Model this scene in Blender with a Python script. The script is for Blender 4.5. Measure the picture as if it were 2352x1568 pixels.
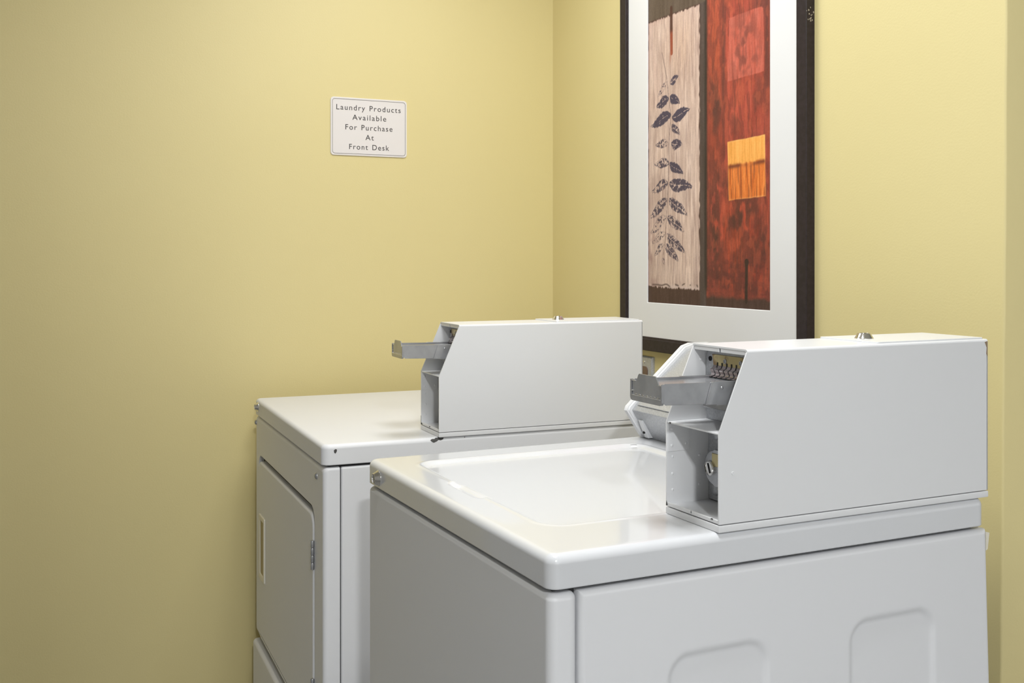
import bpy, bmesh, math
import numpy as np
from mathutils import Vector, Matrix

for o in list(bpy.data.objects):
    bpy.data.objects.remove(o)
scene = bpy.context.scene
COL = scene.collection
R = math.radians

# ------------------------------------------------------------------ camera
F_PX, HORIZON = 2448.8, 596.8
CAM = Vector((2.79, -1.409, 1.242))
cam_data = bpy.data.cameras.new('camera')
cam = bpy.data.objects.new('camera', cam_data)
COL.objects.link(cam)
cam.location = CAM
cam.rotation_euler = (R(90), 0, R(90 - 24.6))
cam_data.sensor_width = 36
cam_data.lens = 36 * F_PX / 2352
cam_data.shift_y = (HORIZON - 784) / 2352
cam_data.clip_start = 0.02
scene.camera = cam

# ------------------------------------------------------------------ exposure, world
vs = scene.view_settings
vs.view_transform = 'Standard'
vs.look = 'None'
vs.gamma = 1
vs.use_curve_mapping = False
vs.exposure = 0.12
world = bpy.data.worlds.new('world')
scene.world = world
world.use_nodes = True
world.node_tree.nodes['Background'].inputs[0].default_value = (1, 1, 1, 1)
world.node_tree.nodes['Background'].inputs[1].default_value = 0.0

# ------------------------------------------------------------------ unseen stand-in ceiling lamps (placed to match the light; their fixtures are built below)
LAMPS = [  # x, y, size x, size y, watts, colour
    (0.78, -0.56, 0.40, 0.40, 7.5, (0.97, 0.99, 1.0)),  # added to brighten the corner and the sign wall
    (1.80, -0.90, 0.40, 0.40, 14.5, (0.97, 0.99, 1.0)),
    (4.10, -1.55, 0.16, 0.16, 60, (0.97, 0.99, 1.0)),  # added fill from behind the camera
]
CEIL = 2.44
for i, (x, y, sx, sy, w, c) in enumerate(LAMPS):
    ld = bpy.data.lights.new('stand_in_lamp_light', 'AREA')
    ld.shape = 'RECTANGLE'
    ld.size, ld.size_y, ld.energy, ld.color = sx, sy, w, c
    lo = bpy.data.objects.new('stand_in_lamp_light', ld)
    COL.objects.link(lo)
    lo.location = (x, y, CEIL - 0.075)

# ------------------------------------------------------------------ materials
def mat(name, color, rough=0.5, metal=0.0, coat=0.0, bump=None, vary=None, spec=0.5):
    m = bpy.data.materials.new(name)
    m.use_nodes = True
    nt = m.node_tree
    b = nt.nodes['Principled BSDF']
    b.inputs['Base Color'].default_value = (*color, 1)
    b.inputs['Roughness'].default_value = rough
    b.inputs['Metallic'].default_value = metal
    b.inputs['Coat Weight'].default_value = coat
    b.inputs['Coat Roughness'].default_value = 0.06
    b.inputs['Specular IOR Level'].default_value = spec
    tc = nt.nodes.new('ShaderNodeTexCoord')
    if bump:
        n = nt.nodes.new('ShaderNodeTexNoise')
        n.inputs['Scale'].default_value = bump[0]
        n.inputs['Detail'].default_value = 3
        bp = nt.nodes.new('ShaderNodeBump')
        bp.inputs['Strength'].default_value = bump[1]
        bp.inputs['Distance'].default_value = bump[2]
        nt.links.new(tc.outputs['Object'], n.inputs['Vector'])
        nt.links.new(n.outputs['Fac'], bp.inputs['Height'])
        nt.links.new(bp.outputs['Normal'], b.inputs['Normal'])
    if vary:   # (scale, other colour, contrast low, contrast high)
        n = nt.nodes.new('ShaderNodeTexNoise')
        n.inputs['Scale'].default_value = vary[0]
        n.inputs['Detail'].default_value = 5
        rp = nt.nodes.new('ShaderNodeMapRange')
        rp.inputs['From Min'].default_value = vary[2]
        rp.inputs['From Max'].default_value = vary[3]
        mx = nt.nodes.new('ShaderNodeMix')
        mx.data_type = 'RGBA'
        mx.inputs['A'].default_value = (*color, 1)
        mx.inputs['B'].default_value = (*vary[1], 1)
        nt.links.new(tc.outputs['Object'], n.inputs['Vector'])
        nt.links.new(n.outputs['Fac'], rp.inputs['Value'])
        nt.links.new(rp.outputs['Result'], mx.inputs['Factor'])
        nt.links.new(mx.outputs['Result'], b.inputs['Base Color'])
    return m

def srgb(r, g, b):
    f = lambda c: (c / 255) / 12.92 if c / 255 <= 0.04045 else ((c / 255 + 0.055) / 1.055) ** 2.4
    return (f(r), f(g), f(b))

M_WALL = mat('yellow_wall_paint', (0.755, 0.65, 0.325), 0.50, bump=(260, 0.10, 0.002), vary=(2.2, (0.745, 0.64, 0.315), 0.35, 0.65))
M_PLAIN = mat('pale_grey_wall_paint', (0.66, 0.66, 0.66), 0.6, bump=(260, 0.10, 0.002))
M_CEIL = mat('white_ceiling_paint', (0.78, 0.77, 0.74), 0.9, bump=(90, 0.2, 0.004))
M_FLOOR = mat('grey_floor_vinyl', (0.30, 0.30, 0.30), 0.45, vary=(14, (0.25, 0.25, 0.25), 0.4, 0.6))
M_ENAMEL = mat('white_enamel', (0.765, 0.77, 0.787), 0.42, spec=0.28)
M_ENAMEL_TOP = mat('glossy_white_enamel', (0.69, 0.70, 0.72), 0.20, coat=0.6)
M_CASE = mat('white_powder_coat', (0.775, 0.78, 0.79), 0.30, bump=(900, 0.03, 0.0005))
M_GALV = mat('galvanised_steel', (0.44, 0.45, 0.47), 0.40, 0.45, vary=(420, (0.53, 0.54, 0.56), 0.4, 0.62))
M_STEEL = mat('brushed_steel', (0.47, 0.475, 0.49), 0.24, 0.7, vary=(40, (0.40, 0.405, 0.42), 0.42, 0.6))
M_FINGER = mat('pinkish_nickel_steel', (0.52, 0.45, 0.45), 0.25, 0.8)
M_CHROME = mat('chrome', (0.78, 0.77, 0.75), 0.12, 1.0)
M_BRASS = mat('brassy_zinc_plate', (0.52, 0.44, 0.24), 0.30, 1.0, vary=(50, (0.26, 0.18, 0.10), 0.55, 0.66))
M_DARK = mat('dark_gap_shade', (0.05, 0.05, 0.05), 0.7)  # shade of the panel gaps put into the colour
M_BLACK = mat('black_hole', (0.012, 0.012, 0.012), 0.7)
M_CHIP = mat('bare_dark_steel_chip', (0.06, 0.058, 0.055), 0.6)
M_FRAME = mat('dark_espresso_wood', srgb(48, 39, 43), 0.45, vary=(120, srgb(41, 33, 35), 0.4, 0.6), spec=0.3)
M_FRAMESCUFF = mat('bare_wood_scuff', srgb(170, 160, 145), 0.8)
M_MAT = mat('white_mat_board', (0.80, 0.80, 0.80), 0.85, bump=(700, 0.05, 0.0005))
M_SIGN = mat('white_sign_plastic', (0.80, 0.765, 0.75), 0.35)
M_INK = mat('dark_engraved_ink', (0.045, 0.038, 0.038), 0.6)
M_CREAM = mat('cream_plastic', (0.80, 0.76, 0.64), 0.4)
M_TAPE = mat('clear_tape', (0.75, 0.70, 0.55), 0.3)

# ------------------------------------------------------------------ object helpers
def smooth(me, angle=35):
    me.shade_smooth()
    me.set_sharp_from_angle(angle=R(angle))

def obj(name, bm, material, parent=None, angle=35, wn=True):
    bmesh.ops.recalc_face_normals(bm, faces=bm.faces)
    me = bpy.data.meshes.new(name)
    bm.to_mesh(me)
    bm.free()
    return link(name, me, material, parent, angle, wn)

def link(name, me, material, parent=None, angle=35, wn=True):
    me.materials.append(material)
    smooth(me, angle)
    o = bpy.data.objects.new(name, me)
    COL.objects.link(o)
    if parent:
        o.parent = parent
    if wn:
        w = o.modifiers.new('weighted_normals', 'WEIGHTED_NORMAL')
        w.keep_sharp = True
        w.weight = 80
    return o

def thing(name, label, cat, loc, rz=0, group=None):
    o = bpy.data.objects.new(name, None)
    COL.objects.link(o)
    o.empty_display_size = 0.1
    o.location = loc
    o.rotation_euler = (0, 0, rz)
    o['label'] = label
    o['category'] = cat
    if group:
        o['group'] = group
    return o

def struct(o):
    o['kind'] = 'structure'
    return o

def bm_new():
    return bmesh.new()

def box(bm, x0, x1, y0, y1, z0, z1, bev=0.0, seg=2):
    r = bmesh.ops.create_cube(bm, size=1)
    vv = r['verts']
    for v in vv:
        v.co = Vector(((x0 + x1) / 2 + v.co.x * (x1 - x0), (y0 + y1) / 2 + v.co.y * (y1 - y0), (z0 + z1) / 2 + v.co.z * (z1 - z0)))
    if bev > 0:
        es = list({e for v in vv for e in v.link_edges})
        bmesh.ops.bevel(bm, geom=es, offset=bev, segments=seg, affect='EDGES', profile=0.5)

def rrect(a0, a1, b0, b1, r, n=6):
    """rounded rectangle outline, 4*(n+1) points, counter-clockwise"""
    pts = []
    r = max(r, 1e-5)
    for cx, cy, s in ((a1 - r, b1 - r, 0), (a0 + r, b1 - r, 90), (a0 + r, b0 + r, 180), (a1 - r, b0 + r, 270)):
        for k in range(n + 1):
            t = R(s + 90 * k / n)
            pts.append((cx + r * math.cos(t), cy + r * math.sin(t)))
    return pts

def loft(bm, rings, cap0=True, cap1=True):
    vr = [[bm.verts.new(p) for p in ring] for ring in rings]
    n = len(rings[0])
    for a, b in zip(vr, vr[1:]):
        for i in range(n):
            j = (i + 1) % n
            bm.faces.new((a[i], a[j], b[j], b[i]))
    if cap0:
        bm.faces.new(list(reversed(vr[0])))
    if cap1:
        bm.faces.new(vr[-1])

def slab(bm, x0, x1, y0, y1, z0, z1, rc=0.012, rt=0.006, rb=0.002, seg=5, top=True):
    """box with rounded vertical corners rc and a rolled top edge rt"""
    rings = []
    def ring(inset, z):
        rings.append([(p[0], p[1], z) for p in rrect(x0 + inset, x1 - inset, y0 + inset, y1 - inset, max(rc - inset, 0.0008), 7)])
    for k in range(seg + 1):
        t = R(90 * k / seg)
        ring(rb * (1 - math.sin(t)), z0 + rb * (1 - math.cos(t)))
    for k in range(seg + 1):
        t = R(90 * k / seg)
        ring(rt * (1 - math.cos(t)), z1 - rt * (1 - math.sin(t)))
    loft(bm, rings, True, top)
    return rings[-1]

def prism(bm, pts, axis, a0, a1, bev=0.0, seg=2):
    """extrude a 2-D outline along an axis: axis 'x' takes (y,z), 'y' takes (x,z), 'z' takes (x,y)"""
    def P(p, a):
        return {'x': (a, p[0], p[1]), 'y': (p[0], a, p[1]), 'z': (p[0], p[1], a)}[axis]
    va = [bm.verts.new(P(p, a0)) for p in pts]
    vb = [bm.verts.new(P(p, a1)) for p in pts]
    fs = [bm.faces.new(va), bm.faces.new(list(reversed(vb)))]
    n = len(pts)
    for i in range(n):
        j = (i + 1) % n
        fs.append(bm.faces.new((va[j], va[i], vb[i], vb[j])))
    if bev > 0:
        es = list({e for f in fs for e in f.edges})
        bmesh.ops.bevel(bm, geom=es, offset=bev, segments=seg, affect='EDGES', profile=0.5)

def lathe(bm, prof, org, axis, n=28):
    """prof: (radius, height) list; revolved about axis through org"""
    org = Vector(org)
    ax = Vector(axis).normalized()
    u = ax.orthogonal().normalized()
    v = ax.cross(u)
    rings = []
    for r, h in prof:
        rings.append([org + ax * h + u * (max(r, 1e-5) * math.cos(2 * math.pi * k / n)) + v * (max(r, 1e-5) * math.sin(2 * math.pi * k / n)) for k in range(n)])
    loft(bm, rings, True, True)

def dome(bm, org, axis, r, h, n=16):
    prof = [(r, -0.0004)]
    for k in range(6):
        t = R(90 * k / 5)
        prof.append((r * math.cos(t), h * math.sin(t)))
    lathe(bm, prof, org, axis, n)

def grid_mesh(name, us, vv, pfun, mask=None, back=None):
    """height-field sheet. pfun(U,V)->(n,3). back: vector to extrude the rim by"""
    U, V = np.meshgrid(us, vv, indexing='ij')
    P = pfun(U, V).reshape(-1, 3)
    nu, nv = len(us), len(vv)
    idx = np.arange(nu * nv).reshape(nu, nv)
    q = np.stack([idx[:-1, :-1], idx[1:, :-1], idx[1:, 1:], idx[:-1, 1:]], -1).reshape(-1, 4)
    if mask is not None:
        uc = (us[:-1] + us[1:]) / 2
        vc = (vv[:-1] + vv[1:]) / 2
        UC, VC = np.meshgrid(uc, vc, indexing='ij')
        q = q[mask(UC, VC).reshape(-1)]
        used = np.unique(q)
        remap = -np.ones(nu * nv, int)
        remap[used] = np.arange(len(used))
        P, q = P[used], remap[q]
    if back is not None:
        rim = list(idx[:, 0]) + list(idx[-1, 1:]) + list(idx[-2::-1, -1]) + list(idx[0, -2:0:-1])
        n0 = len(P)
        P = np.vstack([P, P[rim] + np.array(back)])
        k = len(rim)
        side = np.array([[rim[(i + 1) % k], rim[i], n0 + i, n0 + (i + 1) % k] for i in range(k)])
        q = np.vstack([q, side])
    me = bpy.data.meshes.new(name)
    me.from_pydata(P.tolist(), [], q.tolist())
    me.update()
    return me

def sd_rr(x, y, x0, x1, y0, y1, r):
    cx, cy, hx, hy = (x0 + x1) / 2, (y0 + y1) / 2, (x1 - x0) / 2, (y1 - y0) / 2
    qx, qy = np.abs(x - cx) - hx + r, np.abs(y - cy) - hy + r
    return np.hypot(np.maximum(qx, 0), np.maximum(qy, 0)) + np.minimum(np.maximum(qx, qy), 0) - r

def sstep(a, b, x):
    t = np.clip((x - a) / (b - a), 0, 1)
    return t * t * (3 - 2 * t)

def chip(parent, name, pts, plane, off, material=M_CHIP, t=0.0004):
    bm = bm_new()
    prism(bm, pts, plane, off, off + t)
    return obj(name, bm, material, parent, wn=False)

# ------------------------------------------------------------------ room
WX = 1.581          # where the wall with the picture ends in an outside corner
RX, FY = 5.0, -3.1  # far right and rear of the room
def quadbox(bm, x0, x1, y0, y1, z0, z1):
    box(bm, x0, x1, y0, y1, z0, z1)

b = bm_new(); box(b, -0.1, RX + 0.1, FY - 0.1, 1.2, -0.1, 0); struct(obj('floor', b, M_FLOOR, wn=False))
b = bm_new(); box(b, -0.1, RX + 0.1, FY - 0.1, 1.2, CEIL, CEIL + 0.1); struct(obj('ceiling', b, M_CEIL, wn=False))
b = bm_new(); box(b, -0.1, 0, FY - 0.1, 0.0, 0, CEIL); struct(obj('wall_left', b, M_WALL, wn=False))
b = bm_new()        # back wall with a worn, slightly out-of-plumb outside corner
lean = 0.0093
n = 40
rings = []
rng = np.random.RandomState(4)
for k in range(n + 1):
    z = CEIL * k / n
    xe = WX + (z - 1.11) * lean + rng.uniform(-1, 1) * 0.0006
    rr = 0.004
    rings.append([(-0.1, 0, z), (xe - rr, 0, z), (xe - rr * .3, rr * .3, z), (xe, rr, z), (xe, 1.1, z), (-0.1, 1.1, z)])
loft(b, rings)
struct(obj('wall_back', b, M_WALL, angle=60, wn=False))
b = bm_new(); box(b, WX - 0.1, RX + 0.1, 1.1, 1.2, 0, CEIL); struct(obj('wall_far', b, M_PLAIN, wn=False))
b = bm_new(); box(b, RX, RX + 0.1, FY - 0.1, 1.1, 0, CEIL); struct(obj('wall_right', b, M_PLAIN, wn=False))
b = bm_new(); box(b, 0, RX, FY - 0.1, FY, 0, CEIL); struct(obj('wall_front', b, M_PLAIN, wn=False))
b = bm_new(); box(b, 3.05, 3.15, FY, -1.45, 0, CEIL); struct(obj('shade_partition', b, M_PLAIN, wn=False))  # added unseen partition, shades the left part of the sign wall
b = bm_new()      # added unseen white door, bounces neutral light onto the machine fronts
box(b, 0.0, 0.012, -2.62, -1.70, 0.0, 2.03, 0.002, 1)
dr1 = struct(obj('bounce_door', b, M_ENAMEL, wn=False))
b = bm_new()
for y0_, y1_, z0_, z1_ in ((-2.70, -2.625, 0, 2.11), (-1.695, -1.62, 0, 2.11), (-2.625, -1.695, 2.035, 2.11)):
    box(b, 0.0, 0.02, y0_, y1_, z0_, z1_, 0.002, 1)
obj('bounce_door_casing', b, M_ENAMEL, dr1, wn=False)
b = bm_new(); lathe(b, [(0.026, 0), (0.026, 0.004), (0.010, 0.008), (0.010, 0.035), (0.024, 0.042), (0.027, 0.055), (0.020, 0.066), (0.0001, 0.068)], (0.012, -1.77, 0.96), (1, 0, 0), 28)
obj('bounce_door_knob', b, M_CHROME, dr1, wn=False)

# unseen stand-in ceiling fixtures for the lamps above
M_GLOW = bpy.data.materials.new('lit_diffuser')
M_GLOW.use_nodes = True
nb = M_GLOW.node_tree.nodes['Principled BSDF']
nb.inputs['Emission Color'].default_value = (1, 0.97, 0.93, 1)
nb.inputs['Emission Strength'].default_value = 4
for (x, y, sx, sy, w, c), where in zip(LAMPS, ('above the dryer', 'above the washing machine', 'on the far side of the room')):
    t = thing('stand_in_ceiling_light', 'square white stand-in ceiling light panel ' + where, 'ceiling light', (x, y, CEIL - 0.06))
    bm = bm_new()
    for (a0, a1, b0, b1) in ((-sx/2-.03, sx/2+.03, -sy/2-.03, -sy/2), (-sx/2-.03, sx/2+.03, sy/2, sy/2+.03), (-sx/2-.03, -sx/2, -sy/2, sy/2), (sx/2, sx/2+.03, -sy/2, sy/2)):
        box(bm, a0, a1, b0, b1, 0, 0.06)
    obj('light_frame', bm, M_CASE, t, wn=False)
    bm = bm_new(); box(bm, -sx/2, sx/2, -sy/2, sy/2, 0.004, 0.058)
    obj('diffuser', bm, M_GLOW, t, wn=False)

# ------------------------------------------------------------------ shared small hardware
def lock_bm(org, axis, r0=0.012, r1=0.0078, h=0.0065):
    bm = bm_new()
    lathe(bm, [(r0 * 1.04, -0.0005), (r0 * 1.04, 0.0008), (r0, 0.0012), (r1, h), (r1 * 0.92, h + 0.0004), (r1 * 0.86, h), (r1 * 0.82, h - 0.0016), (r1 * 0.1, h - 0.0016)], org, axis, 32)
    return bm

def key_core_bm(org, axis, r=0.0062, h=0.0058):
    bm = bm_new()
    lathe(bm, [(r, 0.003), (r, h), (r * 0.62, h + 0.0002), (r * 0.58, h - 0.0012), (r * 0.34, h - 0.0012), (r * 0.30, h + 0.0003), (0.0001, h + 0.0003)], org, axis, 28)
    return bm

def screw_bm(org, axis, r=0.0055, h=0.004):
    bm = bm_new()
    dome(bm, org, axis, r, h, 18)
    return bm

def cam_to_world(X, Y):
    th = R(24.6)
    return (2.79 - (-math.sin(th) * X + math.cos(th) * Y), (math.cos(th) * X + math.sin(th) * Y) - 1.409)

# ------------------------------------------------------------------ washer (local frame: x to the right, y to the wall, origin under its front right corner)
WZ = 1.242 - 0.3277
DZ = 1.242 - 0.3461
wx, wy = cam_to_world(0.0413, 1.1781)
W_ROT = R(25.64 - 24.6)
washer = thing('washing_machine', 'white top-loading washing machine with closed lid, nearest machine at the right', 'washing machine', (wx, wy, 0), W_ROT)
WW, WD, TH = 0.648, 0.6811, 0.039

# top panel: rolled perimeter + pressed height field with the lid recess and the finger scoop
def washer_top_h(x, y):
    w = -x
    s = sd_rr(w, y, 0.118, 0.578, 0.060, 0.478, 0.032)
    h = -0.0055 * sstep(0.002, -0.010, s) + 0.0008 * np.exp(-(s - 0.004) ** 2 / (2 * 0.0022 ** 2))
    lip = sd_rr(w, y, 0.296, 0.414, 0.044, 0.075, 0.014)
    h = h - 0.0085 * sstep(0.002, -0.011, lip) * sstep(0.072, 0.058, y)
    return h
bm = bm_new()
last = slab(bm, -WW, 0, 0, WD, WZ - TH, WZ, rc=0.015, rt=0.011, rb=0.002, seg=7, top=False)
g0 = [(p[0], p[1], WZ) for p in rrect(-WW + 0.018, -0.018, 0.018, WD - 0.018, 0.0001, 7)]
vr = [bm.verts.new(p) for p in last]; vg = [bm.verts.new(p) for p in g0]
for i in range(len(vr)):
    j = (i + 1) % len(vr)
    bm.faces.new((vr[i], vr[j], vg[j], vg[i]))
bmesh.ops.remove_doubles(bm, verts=bm.verts, dist=1e-5)
gu = np.linspace(-WW + 0.018, -0.018, 280)
gv = np.linspace(0.018, WD - 0.018, 290)
lid_in = lambda x, y: sd_rr(-x, y, 0.118, 0.578, 0.060, 0.478, 0.032) < -0.0095
hf = lambda x, y: np.stack([x, y, WZ + washer_top_h(x, y)], -1)
me = grid_mesh('rim', gu, gv, hf, mask=lambda x, y: ~lid_in(x, y))
bmesh.ops.recalc_face_normals(bm, faces=bm.faces)
bm.from_mesh(me)
top = obj('top_panel', bm, M_ENAMEL_TOP, washer, wn=True)
link('lid', grid_mesh('lid', gu, gv, hf, mask=lid_in), M_ENAMEL_TOP, washer, wn=False)
lk = obj('lock', lock_bm((-0.591, 0, WZ - 0.0225), (0, -1, 0), 0.0122, 0.0082, 0.0085), M_CHROME, top, wn=False)
lk2 = obj('key_core', key_core_bm((-0.591, 0, WZ - 0.0225), (0, -1, 0), 0.0064, 0.0075), M_STEEL, top, wn=False)

# cabinet
bm = bm_new(); box(bm, -WW + 0.016, -0.016, 0.012, WD - 0.012, 0.0, WZ - TH + 0.004)
obj('gap_blocker', bm, M_DARK, washer, wn=False)  # added dark box, blocks light behind the panel gaps
GAP = 0.0055
bm = bm_new(); slab(bm, -WW + 0.001, -0.001, 0.001, 0.0378, 0.002, WZ - TH - GAP, rc=0.012, rt=0.008, rb=0.002)
obj('front_panel', bm, M_ENAMEL, washer)
SY0, SY1, SZ1 = 0.0395, WD + 0.003, WZ - TH - GAP
def edge_roll(e, r):
    e = np.clip(e, 0, r)
    return r - np.sqrt(np.maximum(r * r - (r - e) ** 2, 0))
def washer_side(y, z):
    e = np.minimum(np.minimum(y - SY0, SY1 - y), SZ1 - z)
    d = edge_roll(e, 0.007)
    for a0, a1 in ((0.1567, 0.3056), (0.4346, 0.5825)):
        s = sd_rr(y, z, a0, a1, 0.13, WZ - 0.1350, 0.032)
        d = d + 0.0040 * sstep(0.001, -0.0085, s)
    flare = np.clip((SZ1 - z) / SZ1, 0, 1) * 0.030 * sstep(SY1 - 0.25, SY1, y)
    return np.stack([-0.001 - d, y + flare, z], -1)
ey = np.array([0, .0004, .001, .002, .0032, .0046, .006, .007])
su = np.unique(np.round(np.r_[SY0 + ey, np.linspace(SY0 + .009, SY1 - .009, 220), SY1 - ey], 5))
sv = np.unique(np.round(np.r_[np.linspace(0.002, SZ1 - .009, 290), SZ1 - ey], 5))
link('side_panel', grid_mesh('side_panel', su, sv, washer_side, back=(-0.012, 0, 0)), M_ENAMEL, washer, wn=False)
bm = bm_new(); slab(bm, -WW + 0.001, -WW + 0.015, SY0, SY1, 0.002, SZ1, rc=0.004, rt=0.004)
obj('side_panel', bm, M_ENAMEL, washer)
bm = bm_new(); prism(bm, [(WD + 0.0025, SZ1 - 0.004), (WD + 0.0090, SZ1 - 0.006), (WD + 0.0055, SZ1 - 0.028), (WD + 0.0025, SZ1 - 0.030)], 'x', -0.006, -0.0025)
obj('panel_tab', bm, M_CREAM, washer)['label'] = 'cream tab at the rear edge'

# control console across the back of the deck
CX0, CX1 = -0.634, -0.117
prof = [(0.529, 0.0), (0.496, 0.053), (0.505, 0.064), (0.615, 0.158), (0.628, 0.163), (0.668, 0.163), (0.668, 0.0)]
bm = bm_new(); prism(bm, [(y, WZ + z) for y, z in prof], 'x', CX0 + 0.008, CX1, 0.0015, 2)
cons = obj('control_console', bm, M_GALV, washer)
outer = [(0.521, 0.0006), (0.487, 0.052), (0.490, 0.060), (0.612, 0.166), (0.628, 0.171), (0.670, 0.171), (0.670, 0.0006)]
inner = [(0.531, 0.0006), (0.500, 0.053), (0.503, 0.060), (0.617, 0.158), (0.629, 0.162), (0.662, 0.162), (0.662, 0.0006)]
bm = bm_new()
k = len(outer)
def P3(p, x): return bm.verts.new((x, p[0], WZ + p[1]))
o0 = [P3(p, CX0) for p in outer]; o1 = [P3(p, CX0 + 0.013) for p in outer]; i1 = [P3(p, CX0 + 0.013) for p in inner]; i0 = [P3(p, CX0 + 0.002) for p in inner]
for A, B in ((o0, o1), (o1, i1), (i1, i0)):
    for i in range(k):
        j = (i + 1) % k
        bm.faces.new((A[i], A[j], B[j], B[i]))
bm.faces.new(o0); bm.faces.new(i0)
es = [e for e in bm.edges if e.verts[0] in o1 and e.verts[1] in o1]
bmesh.ops.bevel(bm, geom=es, offset=0.003, segments=3, affect='EDGES')
cap = obj('console_end_cap', bm, M_ENAMEL, cons)
cap['label'] = 'white end cap of the bare metal console'
# raised dial-plate seam and lower ledge
def face_pt(t, off):   # along the upper slope
    a, b2 = Vector((0.505, 0.064)), Vector((0.615, 0.158))
    nrm = Vector((-(b2 - a).y, (b2 - a).x)).normalized()
    p = a.lerp(b2, t) + nrm * off
    return (p.x, WZ + p.y)
bm = bm_new(); prism(bm, [face_pt(-0.02, 0.0), face_pt(-0.02, 0.0018), face_pt(0.60, 0.0018), face_pt(0.60, 0.0)], 'x', CX0 + 0.022, CX1 - 0.01, 0.0005, 1)
obj('facia_plate', bm, M_GALV, cons)
bm = bm_new(); prism(bm, [(0.512, WZ + 0.038), (0.503, WZ + 0.036), (0.518, WZ + 0.0025), (0.530, WZ + 0.0025)], 'x', CX0 + 0.022, CX0 + 0.034, 0.001, 2)
obj('cap_tab', bm, M_ENAMEL, cons)
bm = bm_new(); lathe(bm, [(0.0028, 0), (0.0028, 0.0012), (0.0001, 0.0014)], (CX0 + 0.028, 0.5130, WZ + 0.013), (0.3, -1, 0.45), 14)
obj('tab_hole', bm, M_BLACK, cons, wn=False)
# worn spot at the rear corner of the lid recess
chip(washer, 'paint_chip', [(-0.563, 0.456), (-0.5605, 0.462), (-0.557, 0.4655), (-0.5585, 0.467), (-0.5625, 0.4625)], 'z', WZ + 0.0009)

# ------------------------------------------------------------------ dryer
dx_, dy_ = cam_to_world(-0.3539, 1.9904)
D_ROT = R(23.01 - 24.6)
dryer = thing('clothes_dryer', 'white front-loading clothes dryer in the corner, behind the washer', 'dryer', (dx_, dy_, 0), D_ROT)
DW, DD = 0.7444, 0.69
bm = bm_new(); slab(bm, -DW, 0, 0, DD, DZ - TH, DZ, rc=0.016, rt=0.009, rb=0.002, seg=6)
dtop = obj('top_panel', bm, M_ENAMEL, dryer)
obj('lock', lock_bm((-0.700, 0, DZ - 0.017), (0, -1, 0), 0.0112, 0.0078, 0.008), M_CHROME, dtop, wn=False)
obj('key_core', key_core_bm((-0.700, 0, DZ - 0.017), (0, -1, 0), 0.006, 0.007), M_BRASS, dtop, wn=False)
bm = bm_new(); box(bm, -DW + 0.016, -0.016, 0.014, DD - 0.012, 0.0, DZ - TH + 0.003)
obj('gap_blocker', bm, M_DARK, dryer, wn=False)  # added dark box that keeps the dryer's panel gaps dark
# front panel with a door opening pressed in (loft: outer shell, opening edge, recess)
DF1 = DZ - TH - 0.0045          # top of the front panel
DFB = DZ - 0.581                # its bottom edge
door = (-0.700, -0.0795, DZ - 0.572, DZ - 0.137)
def dring(inset, y, rc): return [(p[0], y, p[1]) for p in rrect(-DW + 0.001 + inset, -0.001 - inset, DFB + inset, DF1 - inset, rc, 7)]
def oring(g, y, r): return [(p[0], y, p[1]) for p in rrect(door[0] - g, door[1] + g, door[2] - g, door[3] + g, r, 7)]
bm = bm_new()
rings = [dring(0.0, 0.0335, 0.006), dring(0.0, 0.011, 0.006)]
for kk in range(1, 7):
    t = R(90 * kk / 6)
    rings.append(dring(0.009 * (1 - math.cos(t)), 0.011 - 0.009 * math.sin(t), 0.007))
rings += [oring(0.006, 0.002, 0.036), oring(0.004, 0.0026, 0.034), oring(0.0032, 0.005, 0.033), oring(0.003, 0.022, 0.033)]
loft(bm, rings, False, True)
fr = obj('front_panel', bm, M_ENAMEL, dryer)
for sx_, sz_ in ((-0.0574, DZ - 0.0677), (-0.737, DZ - 0.060)):
    obj('screw', screw_bm((sx_, 0.002, sz_), (0, -1, 0), 0.0066, 0.0048), M_STEEL, fr, wn=False)
# door
bm = bm_new()
def dr(inset, y, r): return [(p[0], y, p[1]) for p in rrect(door[0] + inset, door[1] - inset, door[2] + inset, door[3] - 0.009 - inset, r, 7)]
rings = [dr(0.001, 0.020, 0.03), dr(0.001, 0.0055, 0.03)]
for kk in range(1, 7):
    t = R(90 * kk / 6)
    rings.append(dr(0.001 + 0.0055 * (1 - math.cos(t)), 0.0055 - 0.0055 * math.sin(t), 0.028))
loft(bm, rings)
dd = obj('door', bm, M_ENAMEL, dryer)
hx0, hx1, hz0, hz1 = -0.673, -0.601, DZ - 0.4285, DZ - 0.273
bm = bm_new()
def hr(i, y, r=0.004): return [(p[0], y, p[1]) for p in rrect(hx0 + i, hx1 - i, hz0 + i, hz1 - i, r, 4)]
loft(bm, [hr(0, 0.001), hr(0, -0.0022), hr(0.0012, -0.0034), hr(0.010, -0.0034), hr(0.0125, -0.0022), hr(0.0135, -0.0006)], True, True)
obj('handle_frame', bm, M_CREAM, dd)['label'] = 'cream pull recess'
bm = bm_new(); loft(bm, [hr(0.0137, -0.0006), hr(0.0137, -0.0009)], False, True)
obj('handle_pocket', bm, mat('tan_recess', (0.42, 0.34, 0.17), 0.6), dd, wn=False)
for zc in (DZ - 0.2245, DZ - 0.492):
    bm = bm_new()
    for q in range(4):
        z0 = zc - 0.0285 + q * 0.01425
        lathe(bm, [(0.0001, z0), (0.0034, z0 + 0.0003), (0.0038, z0 + 0.001), (0.0038, z0 + 0.0128), (0.0034, z0 + 0.0136), (0.0001, z0 + 0.0138)], (-0.0795, -0.0015, 0), (0, 0, 1), 16)
    box(bm, -0.088, -0.0795, -0.0004, 0.001, zc - 0.028, zc + 0.028, 0.0003, 1)
    obj('hinge', bm, M_STEEL, dd, wn=False)
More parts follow.
